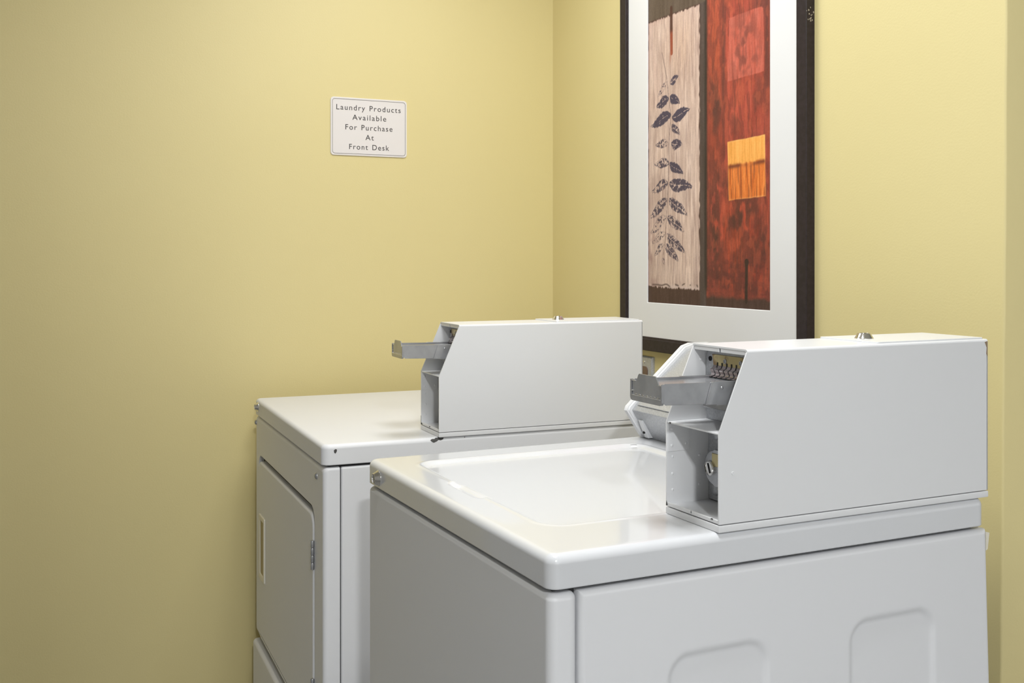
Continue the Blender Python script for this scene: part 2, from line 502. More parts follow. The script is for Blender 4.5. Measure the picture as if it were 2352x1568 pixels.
# lower kick panel, side and seams
bm = bm_new(); slab(bm, -DW - 0.001, 0.0, -0.006, 0.0335, 0.002, DZ - 0.6, rc=0.012, rt=0.009)
obj('lower_panel', bm, M_ENAMEL, dryer)
bm = bm_new(); slab(bm, -0.015, -0.001, 0.0358, DD, 0.002, DF1 - 0.0005, rc=0.004, rt=0.004)
obj('side_panel', bm, M_ENAMEL, dryer)
bm = bm_new(); slab(bm, -DW + 0.001, -DW + 0.015, 0.0358, DD, 0.002, DF1 - 0.0005, rc=0.004, rt=0.004)
obj('side_panel', bm, M_ENAMEL, dryer)
chip(dryer, 'paint_chip', [(0.0215, DZ - 0.011), (0.0245, DZ - 0.0085), (0.0275, DZ - 0.0095), (0.027, DZ - 0.0135), (0.0245, DZ - 0.017), (0.0225, DZ - 0.0155)], 'x', 0.0)
def rolled_chip(parent, pts, r, ztop):
    """bare patch that follows a rolled edge; pts are (place along the edge, arc length down from the top)"""
    bm = bm_new()
    cx, cs = sum(p_[0] for p_ in pts) / len(pts), sum(p_[1] for p_ in pts) / len(pts)
    def P(l_, s_):
        a = min(s_ / r, math.pi / 2); ex = max(s_ - r * math.pi / 2, 0); rr2 = r + 0.0003
        return bm.verts.new((-r + rr2 * math.sin(a), l_, ztop - r + rr2 * math.cos(a) - ex))
    prev, first = None, None
    layers = [1.0, 0.66, 0.33]
    vr_ = [[P(cx + (l_ - cx) * f, cs + (s_ - cs) * f) for l_, s_ in pts] for f in layers]
    c_ = P(cx, cs)
    for A, B in zip(vr_, vr_[1:]):
        for i in range(len(pts)):
            j = (i + 1) % len(pts); bm.faces.new((A[i], A[j], B[j], B[i]))
    for i in range(len(pts)):
        bm.faces.new((vr_[-1][i], vr_[-1][(i + 1) % len(pts)], c_))
    return obj('paint_chip', bm, M_CHIP, parent, wn=False)
rolled_chip(dryer, [(0.2120, 0.0095), (0.2160, 0.0070), (0.2210, 0.0072), (0.2240, 0.0048), (0.2300, 0.0042), (0.2340, 0.0058), (0.2405, 0.0052), (0.2390, 0.0092), (0.2335, 0.0112), (0.2290, 0.0102), (0.2250, 0.0128), (0.2190, 0.0148), (0.2150, 0.0128)], 0.009, DZ)
rolled_chip(dryer, [(0.2830, 0.0075), (0.2842, 0.0070), (0.2850, 0.0080), (0.2843, 0.0092), (0.2832, 0.0090)], 0.009, DZ)

# ------------------------------------------------------------------ coin meter
L, CW, CH = 0.4545, 0.1134, 0.2185
Z0 = 0.0100      # top of the base plate
SH, SL = 0.1194, 0.043
def coin_meter(label, loc, rz, group):
    t = thing('coin_meter', label, 'coin box', loc, rz, group)
    bm = bm_new(); box(bm, -CW, 0.0006, -0.0006, L + 0.001, 0.0, 0.0088, 0.0014, 2)
    obj('base_plate', bm, M_CASE, t)
    # housing: folded sheet, two cheeks, top, back
    T = 0.0022
    cheek = [(0.0, Z0), (0.0, SH), (SL, CH - 0.0004), (L, CH - 0.0004), (L, Z0)]
    bm = bm_new()
    ck = SL * (CH - 0.0035 - SH) / (CH - SH)
    cheek = [(0.0, Z0), (0.0, SH), (ck, CH - 0.0035), (L, CH - 0.0035), (L, Z0)]
    prism(bm, cheek, 'x', -T, 0.0)
    prism(bm, cheek, 'x', -CW, -CW + T)
    # top sheet with rolled long edges
    topo = []
    rr_ = 0.0035
    for kk in range(6):
        a = R(90 * kk / 5); topo.append((-rr_ + rr_ * math.cos(a), CH - rr_ + rr_ * math.sin(a)))
    for kk in range(6):
        a = R(90 + 90 * kk / 5); topo.append((-CW + rr_ + rr_ * math.cos(a), CH - rr_ + rr_ * math.sin(a)))
    topo += [(-CW, CH - 0.0035), (-CW + T, CH - 0.0035), (-CW + rr_ + 0.001, CH - T), (-rr_ - 0.001, CH - T), (-T, CH - 0.0035), (0, CH - 0.0035)]
    prism(bm, topo, 'y', SL - 0.001, L)
    box(bm, -CW, 0, L - T, L, Z0, CH - 0.003)
    # return lip under the front edge of the top, split in the middle
    box(bm, -CW + 0.003, -0.058, SL - 0.0005, SL + 0.0015, CH - 0.0075, CH - 0.002, 0.0005, 1)
    box(bm, -0.0545, -0.003, SL - 0.0005, SL + 0.0015, CH - 0.0075, CH - 0.002, 0.0005, 1)
    # floor of the lower bay with a small front lip
    box(bm, -CW + T, -T, 0.0005, L - T, Z0 + 0.0002, Z0 + 0.0022)
    box(bm, -CW + T, -T, 0.0003, 0.0022, Z0, Z0 + 0.0050, 0.0006, 1)
    h = obj('housing', bm, M_CASE, t)
    bm = bm_new(); box(bm, -CW + T, -T, 0.0008, 0.066, SH - 0.0022, SH - 0.0002, 0.0004, 1)
    obj('shelf', bm, M_CASE, t)
    # upper mechanism: mounting plate, finger plate, guide, slide
    bm = bm_new(); box(bm, -CW + T, -T, 0.0625, 0.064, SH, CH - 0.002)
    prism(bm, rrect(-CW + 0.004, -0.004, 0.122, CH - 0.008, 0.010, 5), 'y', 0.0605, 0.0627, 0.0005, 1)
    mp = obj('mounting_plate', bm, M_GALV, t)
    bm = bm_new()
    prism(bm, [(-0.094, CH - 0.013), (-0.012, CH - 0.013), (-0.012, 0.1905), (-0.091, 0.1905), (-0.091, 0.196)], 'y', 0.0585, 0.0602, 0.0004, 1)
    fp = obj('finger_plate', bm, M_BRASS, t, wn=False)
    for (hx, hz) in ((-0.100, 0.199), (-0.066, 0.198), (-0.034, 0.198)):
        bm = bm_new(); lathe(bm, [(0.0032, 0), (0.0032, 0.0009), (0.0022, 0.0012), (0.0020, 0.0006), (0.0001, 0.0006)], (hx, 0.0588 if hx > -0.095 else 0.0606, hz), (0, -1, 0), 18)
        obj('rivet', bm, M_BLACK if hx < -0.095 else M_STEEL, fp, wn=False)
    bm = bm_new()          # eight bent fingers that reach down into the slide
    base = [(0.0582, 0.1915), (0.0570, 0.1885), (0.0540, 0.1872), (0.0528, 0.1862), (0.0532, 0.1845), (0.0548, 0.1822), (0.0550, 0.1808), (0.0540, 0.1792), (0.0515, 0.1780), (0.0490, 0.1776)]
    for q in range(8):
        x0 = -0.0905 + q * 0.0098
        up = [(y_, z_) for y_, z_ in base]
        dn = [(y_ + 0.0011, z_ + 0.0004) for y_, z_ in reversed(base)]
        prism(bm, up + dn, 'x', x0, x0 + 0.0072)
    obj('contact_fingers', bm, M_FINGER, t, angle=50, wn=False)
    bm = bm_new()
    for q in range(8):
        x0 = -0.0905 + q * 0.0098
        box(bm, x0 + 0.0072, x0 + 0.0098, 0.0582, 0.0586, 0.1800, 0.1955)
    obj('finger_slots', bm, M_BLACK, fp, wn=False)
    # guide sleeve
    bm = bm_new()
    for xa, xb in ((-0.0205, -0.0183), (-0.0917, -0.0895)):
        prism(bm, [(-0.005, 0.1530), (-0.004, 0.1520), (0.0605, 0.1502), (0.0605, 0.1788), (0.005, 0.1795), (0.0035, 0.1785)], 'x', xa, xb, 0.0004, 1)
    box(bm, -0.0915, -0.0185, 0.010, 0.0605, 0.1506, 0.1520)
    box(bm, -0.080, -0.030, 0.034, 0.060, 0.140, 0.1506, 0.001, 1)
    gd = obj('slide_guide', bm, M_STEEL, t)
    bm = bm_new(); dome(bm, (-0.0183, 0.018, 0.1715), (1, 0, 0), 0.0022, 0.001)
    obj('rivet', bm, M_STEEL, gd, wn=False)
    # slide: shallow open-topped tray behind a framed push plate
    bm = bm_new()
    box(bm, -0.0885, -0.0210, -0.0640, 0.050, 0.1560, 0.1760, 0.0012, 2)
    for xa, xb in ((-0.0228, -0.0206), (-0.0894, -0.0872)):
        prism(bm, [(-0.0655, 0.1568), (-0.0625, 0.1542), (0.050, 0.1512), (0.050, 0.1783), (-0.0640, 0.1800), (-0.0655, 0.1790)], 'x', xa, xb, 0.0005, 2)
    sl = obj('coin_slide', bm, M_STEEL, t)
    bm = bm_new()          # U-shaped outer frame with round lower corners
    def arc(cx, cz, r, a0, a1, n=6): return [(cx + r * math.cos(R(a0 + (a1 - a0) * k / n)), cz + r * math.sin(R(a0 + (a1 - a0) * k / n))) for k in range(n + 1)]
    U = [(-0.0898, 0.1800)] + arc(-0.0858, 0.1578, 0.0040, 180, 270) + arc(-0.0236, 0.1578, 0.0040, 270, 360) + [(-0.0196, 0.1795), (-0.0212, 0.1795)] + arc(-0.0232, 0.1625, 0.0018, 0, -90, 3) + arc(-0.0848, 0.1625, 0.0018, 270, 180, 3) + [(-0.0868, 0.1800)]
    prism(bm, U, 'y', -0.0690, -0.0655, 0.0005, 2)
    obj('push_plate', bm, M_STEEL, sl)
    bm = bm_new()
    prism(bm, [(-0.0862, 0.1780), (-0.0862, 0.1600), (-0.0215, 0.1600), (-0.0215, 0.1772), (-0.0262, 0.1772), (-0.0292, 0.1785), (-0.0335, 0.1868), (-0.0360, 0.1878), (-0.0715, 0.1878), (-0.0735, 0.1860), (-0.0760, 0.1790), (-0.0785, 0.1780)], 'y', -0.0678, -0.0662, 0.0004, 1)
    obj('face_plate', bm, M_STEEL, sl)
    bm = bm_new()
    box(bm, -0.0862, -0.0215, -0.0694, -0.0676, 0.1604, 0.1613, 0.0003, 2)
    for q in range(7):
        x0 = -0.0790 + q * 0.0082
        box(bm, x0, x0 + 0.0034, -0.0686, -0.0677, 0.1617, 0.1629, 0.0004, 2)
    box(bm, -0.0866, -0.0838, -0.0692, -0.0674, 0.1655, 0.1668, 0.0004, 2)
    box(bm, -0.0866, -0.0780, -0.0692, -0.0674, 0.1782, 0.1792, 0.0004, 2)
    box(bm, -0.0270, -0.0215, -0.0692, -0.0674, 0.1775, 0.1785, 0.0004, 2)
    obj('slide_trim', bm, M_CHROME, sl)
    # lower bay: money box face with lock
    bm = bm_new(); box(bm, -CW + T + 0.0006, -T - 0.0006, 0.0655, 0.30, Z0 + 0.004, SH - 0.003)
    mb = obj('money_box', bm, M_GALV, t, wn=False)
    bm = bm_new(); prism(bm, [(x, z) for x, z in rrect(-0.1010, -0.0120, 0.0370, 0.0835, 0.022, 8)], 'y', 0.0510, 0.0656, 0.0022, 3)
    obj('lock_plate', bm, M_STEEL, mb)
    bm = bm_new(); lathe(bm, [(0.0098, 0), (0.0098, 0.003), (0.0082, 0.0042), (0.0078, 0.0028), (0.0001, 0.0028)], (-0.0868, 0.0512, 0.0590), (0, -1, 0), 28)
    obj('lock_ring', bm, M_CHROME, mb, wn=False)
    bm = bm_new(); prism(bm, [(-0.0905, 0.0648), (-0.0880, 0.0656), (-0.0832, 0.0532), (-0.0857, 0.0524)], 'y', 0.0478, 0.0486)
    obj('key_slot', bm, M_BLACK, mb, wn=False)
    bm = bm_new(); box(bm, -0.0830, -0.0560, 0.0500, 0.0512, 0.0625, 0.0790, 0.0004, 1)
    obj('lock_plate_recess', bm, M_BRASS, mb, wn=False)
    for bz in (0.0285, 0.1010):
        bm = bm_new(); dome(bm, (-0.0955, 0.0656, bz), (0, -1, 0), 0.0088, 0.0035, 22)
        obj('button', bm, M_GALV, mb, wn=False)
    # stiffener patch and rivets on the inside of the far cheek
    xi = -CW + T
    bm = bm_new(); box(bm, xi, xi + 0.0012, 0.001, 0.0345, 0.0800, SH - 0.0025, 0.0003, 1)
    pt = obj('stiffener_plate', bm, M_CASE, t)
    for y_, z_, up in ((0.007, 0.109, 1), (0.007, 0.0875, 1), (0.029, 0.089, 1), (0.009, 0.073, 0), (0.009, 0.051, 0), (0.009, 0.030, 0), (0.051, 0.072, 0), (0.051, 0.0335, 0), (0.033, 0.197, 0)):
        bm = bm_new(); dome(bm, (xi + (0.0012 if up else 0.0), y_ + (0.02 if z_ > 0.15 else 0), z_), (1, 0, 0), 0.0020, 0.0009, 12)
        obj('rivet', bm, M_CASE, pt, wn=False)
    # service door on top, with its lock
    bm = bm_new(); prism(bm, rrect(-CW + 0.0005, -0.004, 0.2555, L - 0.004, 0.003, 3), 'z', CH - 0.0002, CH + 0.0022, 0.0007, 2)
    sd = obj('service_door', bm, M_CASE, t)
    obj('lock', lock_bm((-0.057, 0.284, CH + 0.002), (0, 0, 1), 0.0122, 0.0088, 0.0072), M_CHROME, sd, wn=False)
    obj('key_core', key_core_bm((-0.057, 0.284, CH + 0.002), (0, 0, 1), 0.0068, 0.0065), M_STEEL, sd, wn=False)
    return t

def machine_pt(ox, oy, rot, x, y):
    return (ox + x * math.cos(rot) - y * math.sin(rot), oy + x * math.sin(rot) + y * math.cos(rot))
G = 'coin meters on the machines'
p = machine_pt(wx, wy, W_ROT, -0.0005, 0.2298)
wm = coin_meter('white coin box with steel slide on the washing machine, nearest the viewer', (p[0], p[1], WZ), W_ROT, G)
p = machine_pt(dx_, dy_, D_ROT, 0.002, 0.2292)
dm = coin_meter('white coin box with steel slide on the dryer, in the corner', (p[0], p[1], DZ), D_ROT, G)
bm = bm_new(); lathe(bm, [(0.0022, -0.001), (0.0022, 0.0005), (0.0015, 0.0007), (0.0013, 0.0002), (0.0001, 0.0002)], (0, 0.0203, 0.0704), (1, 0, 0), 18)
obj('case_stud', bm, M_CASE, wm, wn=False)
chip(wm, 'paint_chip', [(L - 0.006, CH - 0.004), (L - 0.001, CH - 0.003), (L - 0.0008, CH - 0.024), (L - 0.003, CH - 0.020), (L - 0.002, CH - 0.012)], 'x', 0.0, mat('rusty_chip', (0.30, 0.22, 0.14), 0.8))
chip(wm, 'paint_chip', [(-CW + 0.0008, Z0 + 0.001), (-CW + 0.004, Z0 + 0.001), (-CW + 0.0018, Z0 + 0.007)], 'y', -0.0004)
chip(wm, 'paint_chip', [(-0.058, Z0 + 0.002), (-0.057, Z0 + 0.002), (-0.0572, Z0 + 0.0052), (-0.0578, Z0 + 0.0052)], 'y', -0.0003)
chip(wm, 'paint_chip', [(-0.017, Z0 + 0.0035), (-0.012, Z0 + 0.0035), (-0.013, Z0 + 0.0052), (-0.016, Z0 + 0.0048)], 'y', -0.0003)
chip(wm, 'paint_chip', [(-0.106, SH - 0.0024), (-0.103, SH - 0.0024), (-0.103, SH - 0.0002), (-0.106, SH - 0.0002)], 'y', 0.0004)
chip(dm, 'paint_chip', [(-CW + 0.0006, Z0), (-CW + 0.009, Z0), (-CW + 0.008, Z0 + 0.003), (-CW + 0.0022, Z0 + 0.004), (-CW + 0.0015, Z0 + 0.018), (-CW + 0.0004, Z0 + 0.018)], 'y', -0.0004)
chip(dm, 'paint_chip', [(-0.060, Z0 + 0.002), (-0.055, Z0 + 0.002), (-0.056, Z0 + 0.0044), (-0.059, Z0 + 0.004)], 'y', -0.0003)

# ------------------------------------------------------------------ framed picture
FX0, FX1, FZ0, FZ1 = 0.4218, 1.1376, 1.0198, 2.12
FD, FWD = 0.021, 0.034
pic = thing('framed_picture', 'tall dark-framed abstract print of leaves and red panels on the yellow wall', 'picture', ((FX0 + FX1) / 2, 0, FZ0))
ox = (FX0 + FX1) / 2
def lx(x): return x - ox
def lz(z): return z - FZ0
bm = bm_new()
def fring(i, y): return [bm.verts.new((lx(a), y, lz(c))) for a, c in ((FX0 + i, FZ0 + i), (FX1 - i, FZ0 + i), (FX1 - i, FZ1 - i), (FX0 + i, FZ1 - i))]
prof = [(0.0006, -0.0), (0, -0.001), (0, -FD + 0.0012), (0.0012, -FD), (FWD - 0.006, -FD + 0.0002), (FWD - 0.005, -FD + 0.002), (FWD - 0.001, -FD + 0.003), (FWD, -FD + 0.004), (FWD, -0.010), (0.010, -0.006), (0.010, 0)]
rs = [fring(i, y) for i, y in prof]
rs.append(rs[0])
for A, B in zip(rs, rs[1:]):
    for i in range(4):
        j = (i + 1) % 4
        bm.faces.new((A[i], A[j], B[j], B[i]))
frame = obj('frame', bm, M_FRAME, pic, wn=False, angle=25)
AX0, AX1, AZ0, AZ1 = 0.545, 1.0178, 1.138, 2.000
bm = bm_new()
def mring(x0, x1, z0, z1, y): return [bm.verts.new((lx(a), y, lz(c))) for a, c in ((x0, z0), (x1, z0), (x1, z1), (x0, z1))]
mr = [mring(FX0 + FWD - .004, FX1 - FWD + .004, FZ0 + FWD - .004, FZ1 - FWD + .004, -0.011), mring(FX0 + FWD - .004, FX1 - FWD + .004, FZ0 + FWD - .004, FZ1 - FWD + .004, -0.015),
      mring(AX0 - .0012, AX1 + .0012, AZ0 - .0012, AZ1 + .0012, -0.015), mring(AX0 + .0002, AX1 - .0002, AZ0 + .0002, AZ1 - .0002, -0.0135), mring(AX0, AX1, AZ0, AZ1, -0.011)]
for A, B in zip(mr, mr[1:] + mr[:1]):
    for i in range(4):
        j = (i + 1) % 4
        bm.faces.new((A[i], A[j], B[j], B[i]))
obj('mat_board', bm, M_MAT, pic, wn=False, angle=20)

# --- the print: painted panels, drips and a stamped leaf spray, held as colour on a fine mesh
def px_art(u, v):
    """place of a feature on the print: metres from its lower left corner"""
    th = R(24.6)
    k = (u - 1176) / F_PX
    t = 1.3945 / (k * math.cos(th) + math.sin(th))
    x = 2.79 - t * (math.cos(th) - k * math.sin(th))
    z = 1.242 - (v - HORIZON) / F_PX * t
    return x - AX0, z - AZ0
NX, NZ = 360, 660
aw, ah = AX1 - AX0, AZ1 - AZ0
ax = (np.arange(NX + 1) / NX) * aw
az = (np.arange(NZ + 1) / NZ) * ah
X, Z = np.meshgrid(ax, az, indexing='ij')
rg = np.random.RandomState(11)
def vnoise(sx, sz, seed):
    r_ = np.random.RandomState(seed)
    nx_, nz_ = int(aw / sx) + 3, int(ah / sz) + 3
    g = r_.rand(nx_, nz_)
    fx, fz = X / sx, Z / sz
    ix, iz = fx.astype(int), fz.astype(int)
    tx, tz = fx - ix, fz - iz
    tx, tz = tx * tx * (3 - 2 * tx), tz * tz * (3 - 2 * tz)
    return (g[ix, iz] * (1 - tx) + g[ix + 1, iz] * tx) * (1 - tz) + (g[ix, iz + 1] * (1 - tx) + g[ix + 1, iz + 1] * tx) * tz
def fbm(s, ar, seed):
    return (vnoise(s, s * ar, seed) + .5 * vnoise(s / 2, s * ar / 2, seed + 1) + .25 * vnoise(s / 4, s * ar / 4, seed + 2)) / 1.75
streak = fbm(0.006, 9, 21)
fine = fbm(0.0035, 14, 31)
blot = fbm(0.055, 1.6, 41)
blot2 = fbm(0.03, 1.2, 51)
grain = vnoise(0.002, 0.002, 61)
img = np.zeros(X.shape + (3,))
def c3(*c): return np.array(c, float)
def lay(m, col):
    global img
    m = np.clip(m, 0, 1)[..., None]
    img = img * (1 - m) + col * m
def poly_sd(pts):
    """signed distance-like (min of half planes) for a convex polygon given in photo places, counter-clockwise"""
    q = [px_art(*p_) for p_ in pts]
    area = sum(q[i][0] * q[(i + 1) % len(q)][1] - q[(i + 1) % len(q)][0] * q[i][1] for i in range(len(q)))
    if area < 0: q = q[::-1]
    d = np.full(X.shape, 1e9)
    for (x0, z0), (x1, z1) in zip(q, q[1:] + q[:1]):
        ln = math.hypot(x1 - x0, z1 - z0)
        d = np.minimum(d, ((x1 - x0) * (Z - z0) - (z1 - z0) * (X - x0)) / ln)
    return d
def blob(u, v, rx, rz):
    x0, z0 = px_art(u, v)
    return np.exp(-((X - x0) / rx) ** 2 - ((Z - z0) / rz) ** 2)
# ground: brown black
img[:] = c3(74, 50, 44)
img += (streak[..., None] - .5) * 26
# red field
xr = px_art(1620, 400)[0]
redm = sstep(xr - .004, xr + .004, X + (streak - .5) * .006) * sstep(.016, .030, Z + (blot2 - .5) * .014)
red = c3(166, 70, 54) + (blot[..., None] - .5) * c3(70, 40, 34) + (streak[..., None] - .5) * c3(46, 26, 20)
red = red * (1 - .0)
lay(redm, red)
lay(redm * .75 * blob(1690, 560, .06, .13), c3(186, 74, 44) + (streak[..., None] - .5) * 50)
lay(redm * .70 * blob(1640, 120, .025, .25), c3(178, 84, 54))
lay(redm * .8 * sstep(.42, .62, blot2) * (blob(1700, 480, .07, .08) + blob(1650, 560, .04, .12) + .8 * blob(1740, 640, .06, .05)), c3(78, 44, 38))
lay(redm * .75 * sstep(.45, .62, fbm(.04, 1.4, 77)) * (blob(1700, 225, .09, .07) + blob(1640, 250, .04, .1)), c3(96, 52, 44))
lay(redm * .65 * sstep(.3, .6, streak) * blob(1700, 640, .16, .06), c3(98, 46, 42))
lay(redm * .8 * (blob(1660, 110, .007, .19) + blob(1760, 90, .008, .14)), c3(92, 48, 42))
lay(redm * .6 * blob(1745, 10, .03, .03), c3(84, 46, 42))
lay(redm * .7 * sstep(.35, .6, fbm(.012, 2.2, 141)) * (blob(1640, 500, .03, .16) + blob(1700, 480, .05, .06) + blob(1750, 560, .03, .05)), c3(74, 42, 36))
lay(redm * .55 * sstep(.40, .62, fbm(.020, .45, 151)) * blob(1690, 640, .2, .05), c3(84, 40, 38))
lay(redm * .45 * sstep(.5, .66, fbm(.010, 3.0, 161)), c3(110, 50, 42))
lay(redm * .35 * sstep(.55, .7, fbm(.014, 2.0, 171)), c3(196, 92, 62))
# fine scratches
lay(redm * .28 * sstep(.62, .72, fine), c3(84, 42, 36))
# rose block
s = poly_sd([(1672, 40), (1748, 12), (1753, 16), (1754, 165), (1668, 190)])
m = sstep(0, .003, s + (blot2 - .5) * .004)
lay(m, c3(196, 96, 78) + (blot[..., None] - .5) * 40 + (streak[..., None] - .5) * 40)
lay(m * .75 * sstep(.35, .65, fbm(.02, 1.1, 91)) * blob(1708, 105, .05, .07), c3(112, 60, 52))
lay(m * .5 * sstep(.6, .7, fine), c3(130, 62, 52))
# orange block
s = poly_sd([(1669, 326), (1755, 309), (1757, 450), (1672, 461)])
m = sstep(-.0005, .0012, s + (blot2 - .5) * .003)
zc = px_art(1710, 374)[1]
zz = Z - zc + (X - px_art(1710, 374)[0]) * -.02
upper = sstep(-.003, .003, zz + (streak - .5) * .008)
orange = (c3(247, 172, 84) + (fine[..., None] - .5) * 44) * upper[..., None] + (c3(230, 128, 56) + (streak[..., None] - .5) * c3(70, 80, 60)) * (1 - upper[..., None])
lay(m, orange)
lay(m * .85 * np.exp(-((zz + .003) / .0045) ** 2) * sstep(.3, .6, blot2), c3(112, 54, 34))
lay(m * .45 * (1 - upper) * sstep(.58, .7, fine), c3(120, 58, 36))
lay(m * .5 * sstep(.004, .0, s), c3(246, 190, 120))
# dark post between the fields
x0 = px_art(1606, 400)[0]
m = sstep(x0 - .002, x0 + .003, X) * sstep(xr + .004, xr - .003, X)
lay(m * .95, c3(82, 68, 64) + (streak[..., None] - .5) * 26)
lay(.85 * np.exp(-((X - xr + .001) / .006) ** 2) * sstep(.02, .05, Z), c3(44, 34, 30) + (streak[..., None] - .5) * 18)
# pale panel with ragged edges
zb_ = px_art(1545, 662)[1]
s1 = np.minimum(x0 - X, Z - zb_ + (X - .08) * .02)
qa, qb = px_art(1488, 52), px_art(1604, 9)
s2 = (qa[1] + (X - qa[0]) * (qb[1] - qa[1]) / (qb[0] - qa[0])) - Z
s = np.minimum(np.minimum(s1, s2), X + .001)
m = sstep(-.001, .0035, s + (vnoise(.004, .012, 71) - .6) * .006)
pale = c3(208, 182, 168) + (streak[..., None] - .5) * c3(52, 56, 54) + (blot[..., None] - .5) * c3(44, 42, 36)
lay(m, pale)
lay(m * .45 * blob(1560, 110, .06, .09), c3(214, 178, 150))
lay(m * .5 * sstep(.45, .7, blot) * blob(1525, 90, .09, .12), c3(184, 146, 138))
lay(m * .35 * sstep(.55, .68, fine), c3(150, 122, 116))
lay(m * .7 * sstep(.012, .0, Z - zb_ + (blot2 - .5) * .012), c3(216, 196, 188))
lay(m * .75 * sstep(.004, .0, np.abs(Z - zb_ - .008 + (vnoise(.02, .02, 83) - .5) * .012)) * sstep(.55, .7, vnoise(.014, .014, 87)), c3(70, 54, 52))
lay(m * .6 * sstep(.010, .0, X), c3(150, 118, 112))
lay(m * .5 * sstep(.45, .62, blot2) * blob(1495, 600, .03, .09), c3(150, 116, 112))
# brown band over the pale panel
m = sstep(-.001, .003, -s2) * sstep(xr, xr - .006, X)
lay(m * .9, c3(96, 82, 70) + (streak[..., None] - .5) * 24 + (blot[..., None] - .5) * 26)
# drips
def seg_d(p0, p1):
    (xa, za), (xb, zb2) = px_art(*p0), px_art(*p1)
    L2 = (xb - xa) ** 2 + (zb2 - za) ** 2
    tt = np.clip(((X - xa) * (xb - xa) + (Z - za) * (zb2 - za)) / L2, 0, 1)
    return np.hypot(X - xa - tt * (xb - xa), Z - za - tt * (zb2 - za)), tt
d, tt = seg_d((1540, 18), (1541, 122))
lay(.92 * sstep(.0062, .004, d + (streak - .5) * .002), c3(74, 42, 34) * (1 - sstep(.45, .6, tt))[..., None] + c3(146, 66, 44) * sstep(.45, .6, tt)[..., None])
d, tt = seg_d((1539, 122), (1537, 152)); lay(.5 * sstep(.006, .001, d) * (1 - tt), c3(170, 100, 76))
d, tt = seg_d((1713, 602), (1712, 692))
lay(.92 * sstep(.0075 - .002 * 1, .004, d - .0025 * (1 - sstep(0, .12, tt))), c3(48, 30, 26))
# leaves
for p0, p1 in (((1519, 121), (1523, 142)), ((1523, 142), (1530, 180)), ((1530, 180), (1536, 240)), ((1536, 240), (1539, 262)), ((1539, 262), (1535, 330)), ((1535, 330), (1534, 400)), ((1534, 400), (1531, 470)), ((1531, 470), (1527, 540)), ((1527, 540), (1522, 585))):
    d, tt = seg_d(p0, p1)
    lay(.75 * sstep(.0014, .0004, d), c3(96, 78, 80))
def A6(x, y): return (1400 + x / 3.92, y / 3.92)
def A7(x, y): return (1400 + x / 3.564, 400 + y / 3.564)
LEAVES = [(A6(538, 748), A6(614, 682), .018, .85), (A6(512, 738), A6(425, 872), .014, .35), (A6(526, 885), A6(412, 960), .024, .9), (A6(538, 862), A6(628, 935), .022, 1), (A6(548, 1028), A6(362, 1138), .027, 1),
          (A6(556, 1062), A6(718, 982), .027, 1), (A6(552, 1122), A6(628, 1215), .018, .7), (A6(522, 1290), A6(406, 1302), .020, .45), (A6(548, 1290), A6(650, 1303), .024, .85), (A6(528, 1470), A6(396, 1472), .022, .6), (A6(532, 1468), A6(658, 1568), .022, .9),
          (A7(472, 68), A7(338, 142), .024, .6), (A7(482, 72), A7(672, 108), .030, .75), (A7(466, 205), A7(322, 358), .026, .6), (A7(480, 200), A7(632, 342), .026, .65), (A7(456, 345), A7(328, 480), .024, .4), (A7(468, 345), A7(604, 472), .024, .6),
          (A7(450, 480), A7(338, 562), .018, .35), (A7(460, 490), A7(612, 648), .024, .6), (A7(436, 570), A7(358, 668), .016, .5), (A7(450, 570), A7(558, 718), .022, .65), (A7(430, 680), A7(440, 742), .010, .5)]
for k_, (pa, pb, wd, ink) in enumerate(LEAVES):
    (xa, za), (xb, zb2) = px_art(*pa), px_art(*pb)
    ln = math.hypot(xb - xa, zb2 - za)
    ux, uz = (xb - xa) / ln, (zb2 - za) / ln
    a_ = ((X - xa) * ux + (Z - za) * uz) / ln
    c_ = (X - xa) * -uz + (Z - za) * ux + .08 * wd * np.sin(a_ * 6)
    aa = np.clip(a_, 0, 1)
    half = wd * .60 * np.sin(np.pi * aa ** .80) ** .85 * (1 - .25 * aa) + wd * .05 * (aa > .9) * (1 - aa) * 8
    half = half + (fbm(.005, 1, 300 + k_) - .5) * wd * .20 * (half > 0)
    ins = sstep(-.0008, .0012, half - np.abs(c_)) * (a_ > 0) * (a_ < 1)
    vein = np.abs(np.mod(a_ * 6.5 - np.abs(c_) / wd * 1.6, 1) - .5)
    tone = np.clip(ink * 1.15 - .15 + (fbm(.005, 1, 200 + k_) - .5) * 2.0 - (1 - ink) * .9 * sstep(.2, .0, vein) - .7 * sstep(.0012, .0, np.abs(c_)), 0, 1)
    edge = sstep(.0022, .0004, np.abs(half - np.abs(c_))) * .7
    lay(ins * np.maximum(sstep(.15, .6, tone) * .95, edge * (.4 + .5 * ink)), c3(66, 58, 78) * (.5 + .5 * ink) + c3(92, 74, 74) * (.5 - .5 * ink))
img += (grain[..., None] - .5) * 10
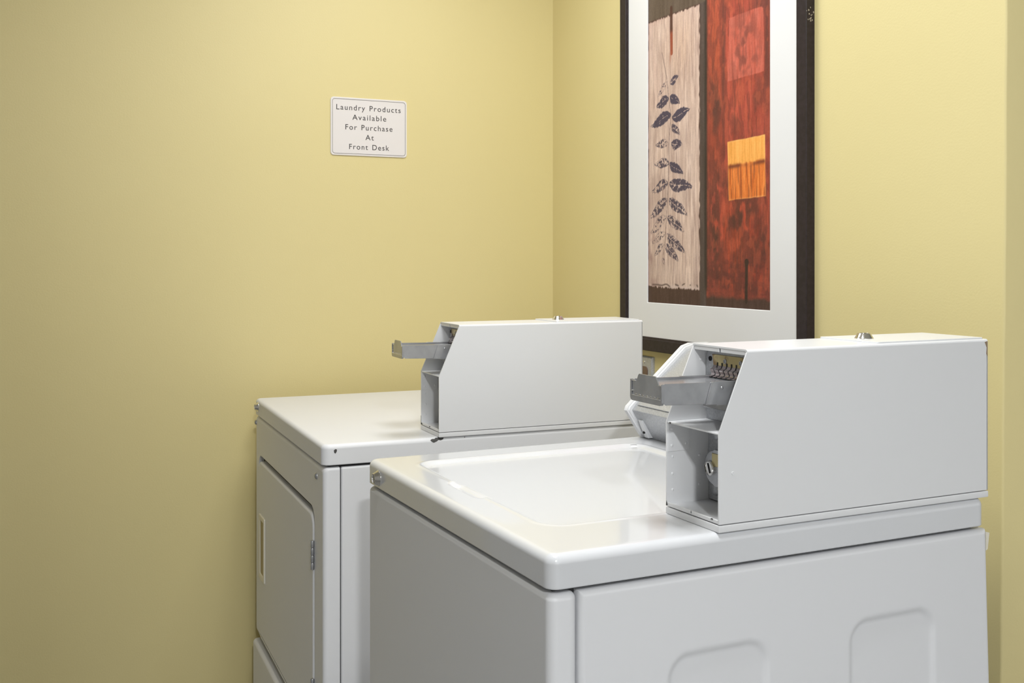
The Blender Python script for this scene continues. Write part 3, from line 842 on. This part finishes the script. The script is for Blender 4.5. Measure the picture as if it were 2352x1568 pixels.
# warm wash towards the edges of the sheet
img = np.clip(img, 4, 250) / 255
lin = np.where(img <= .04045, img / 12.92, ((img + .055) / 1.055) ** 2.4)
me = grid_mesh('print', ax, az, lambda u, v: np.stack([u + AX0 - ox, np.full_like(u, -0.0125), v + AZ0 - FZ0], -1))
ca = me.color_attributes.new('paint', 'FLOAT_COLOR', 'POINT')
rgba = np.ones((len(me.vertices), 4), np.float32)
rgba[:, :3] = lin.reshape(-1, 3)
ca.data.foreach_set('color', rgba.ravel())
M_PRINT = bpy.data.materials.new('printed_painting')
M_PRINT.use_nodes = True
nt = M_PRINT.node_tree
at = nt.nodes.new('ShaderNodeVertexColor'); at.layer_name = 'paint'
nt.links.new(at.outputs['Color'], nt.nodes['Principled BSDF'].inputs['Base Color'])
nt.nodes['Principled BSDF'].inputs['Roughness'].default_value = 0.55
link('print', me, M_PRINT, pic, wn=False)
# knocked patch on the right-hand edge of the frame
rg = np.random.RandomState(3)
bm = bm_new()
for q in range(16):
    yy, zz_ = -FD + rg.uniform(0.001, 0.018), 1.72 + rg.normal(0, 0.010) - FZ0
    s_ = rg.uniform(.0006, .0020)
    prism(bm, [(yy + s_ * math.cos(a) * rg.uniform(.5, 1.4), zz_ + 1.6 * s_ * math.sin(a) * rg.uniform(.5, 1.4)) for a in np.linspace(0, 5.4, 7)], 'x', FX1 - ox, FX1 - ox + 0.0003)
obj('frame_scuff', bm, M_FRAMESCUFF, pic, wn=False)

# ------------------------------------------------------------------ wall sign
SX = 0.0
S_Y0, S_Y1, S_Z0, S_Z1 = -0.6650, -0.4512, 1.5226, 1.6786
sign = thing('wall_sign', 'small white notice about laundry products on the left wall', 'sign', (0, (S_Y0 + S_Y1) / 2, S_Z0))
SWd, SHt = S_Y1 - S_Y0, S_Z1 - S_Z0
bm = bm_new()
def sr(i, x, r): return [(x, p_[0], p_[1]) for p_ in rrect(-SWd / 2 + i, SWd / 2 - i, i, SHt - i, r, 8)]
loft(bm, [sr(0, 0.0, .009), sr(0, 0.0026, .009), sr(0.0008, 0.0032, .0085)])
obj('plate', bm, M_SIGN, sign)
bm = bm_new()
bi, bw = 0.0047, 0.0008
ra = [sr(bi, 0.00325, .0065), sr(bi, 0.0036, .0065), sr(bi + bw, 0.0036, .0058), sr(bi + bw, 0.00325, .0058)]
loft(bm, ra + [ra[0]], False, False)
obj('border_line', bm, M_INK, sign, wn=False)
dg = None
TEXT = [('Laundry Products', .0725, .915, .2165), ('Available', .279, .722, .381), ('For Purchase', .189, .8055, .553), ('At', .449, .558, .720), ('Front Desk', .238, .760, .889)]
bm = bm_new()
for txt, f0, f1, fb in TEXT:
    cu = bpy.data.curves.new('t', 'FONT')
    cu.body = txt
    cu.size = 0.0205
    cu.space_character = 1.22
    cu.space_word = 1.2
    cu.extrude = 0.0002
    cu.resolution_u = 6
    to = bpy.data.objects.new('t', cu)
    COL.objects.link(to)
    bpy.context.view_layer.update()
    tm = to.to_mesh().copy()
    to.to_mesh_clear()
    bpy.data.objects.remove(to)
    co = np.array([v.co[:] for v in tm.vertices])
    x0_, x1_ = co[:, 0].min(), co[:, 0].max()
    tgt0, tgt1 = -SWd / 2 + f0 * SWd, -SWd / 2 + f1 * SWd
    sxx = (tgt1 - tgt0) / (x1_ - x0_)
    for v, c in zip(tm.vertices, co):
        v.co = Vector((0.0034 + c[2], tgt0 + (c[0] - x0_) * sxx, SHt * (1 - fb) + c[1]))
    bm.from_mesh(tm)
    bpy.data.meshes.remove(tm)
me = bpy.data.meshes.new('lettering')
bm.to_mesh(me); bm.free()
me.materials.append(M_INK)
lo = bpy.data.objects.new('lettering', me)
COL.objects.link(lo)
lo.parent = sign

# ------------------------------------------------------------------ steel outlet plate below the picture
ob = thing('outlet_plate', 'steel outlet plate on the wall under the picture frame', 'outlet', (0.5197, 0, 0.889))
bm = bm_new()
def pr(i, y): return [(p_[0], y, p_[1]) for p_ in rrect(-0.035 + i, 0.035 - i, i, 0.1145 - i, 0.003, 3)]
loft(bm, [pr(0, 0), pr(0, -0.004), pr(0.0035, -0.0082)])
obj('cover_plate', bm, M_GALV, ob)
for zc in (0.038, 0.0765):
    bm = bm_new(); prism(bm, rrect(-0.0165, 0.0165, zc - 0.013, zc + 0.013, 0.009, 5), 'y', -0.0100, -0.008, 0.0005, 1)
    s_ = obj('socket', bm, mat('brown_socket', (0.16, 0.10, 0.07), 0.4), ob)
bm = bm_new(); dome(bm, (0, -0.0082, 0.1000), (0, -1, 0), 0.0032, 0.0014)
obj('screw', bm, M_CHROME, ob, wn=False)
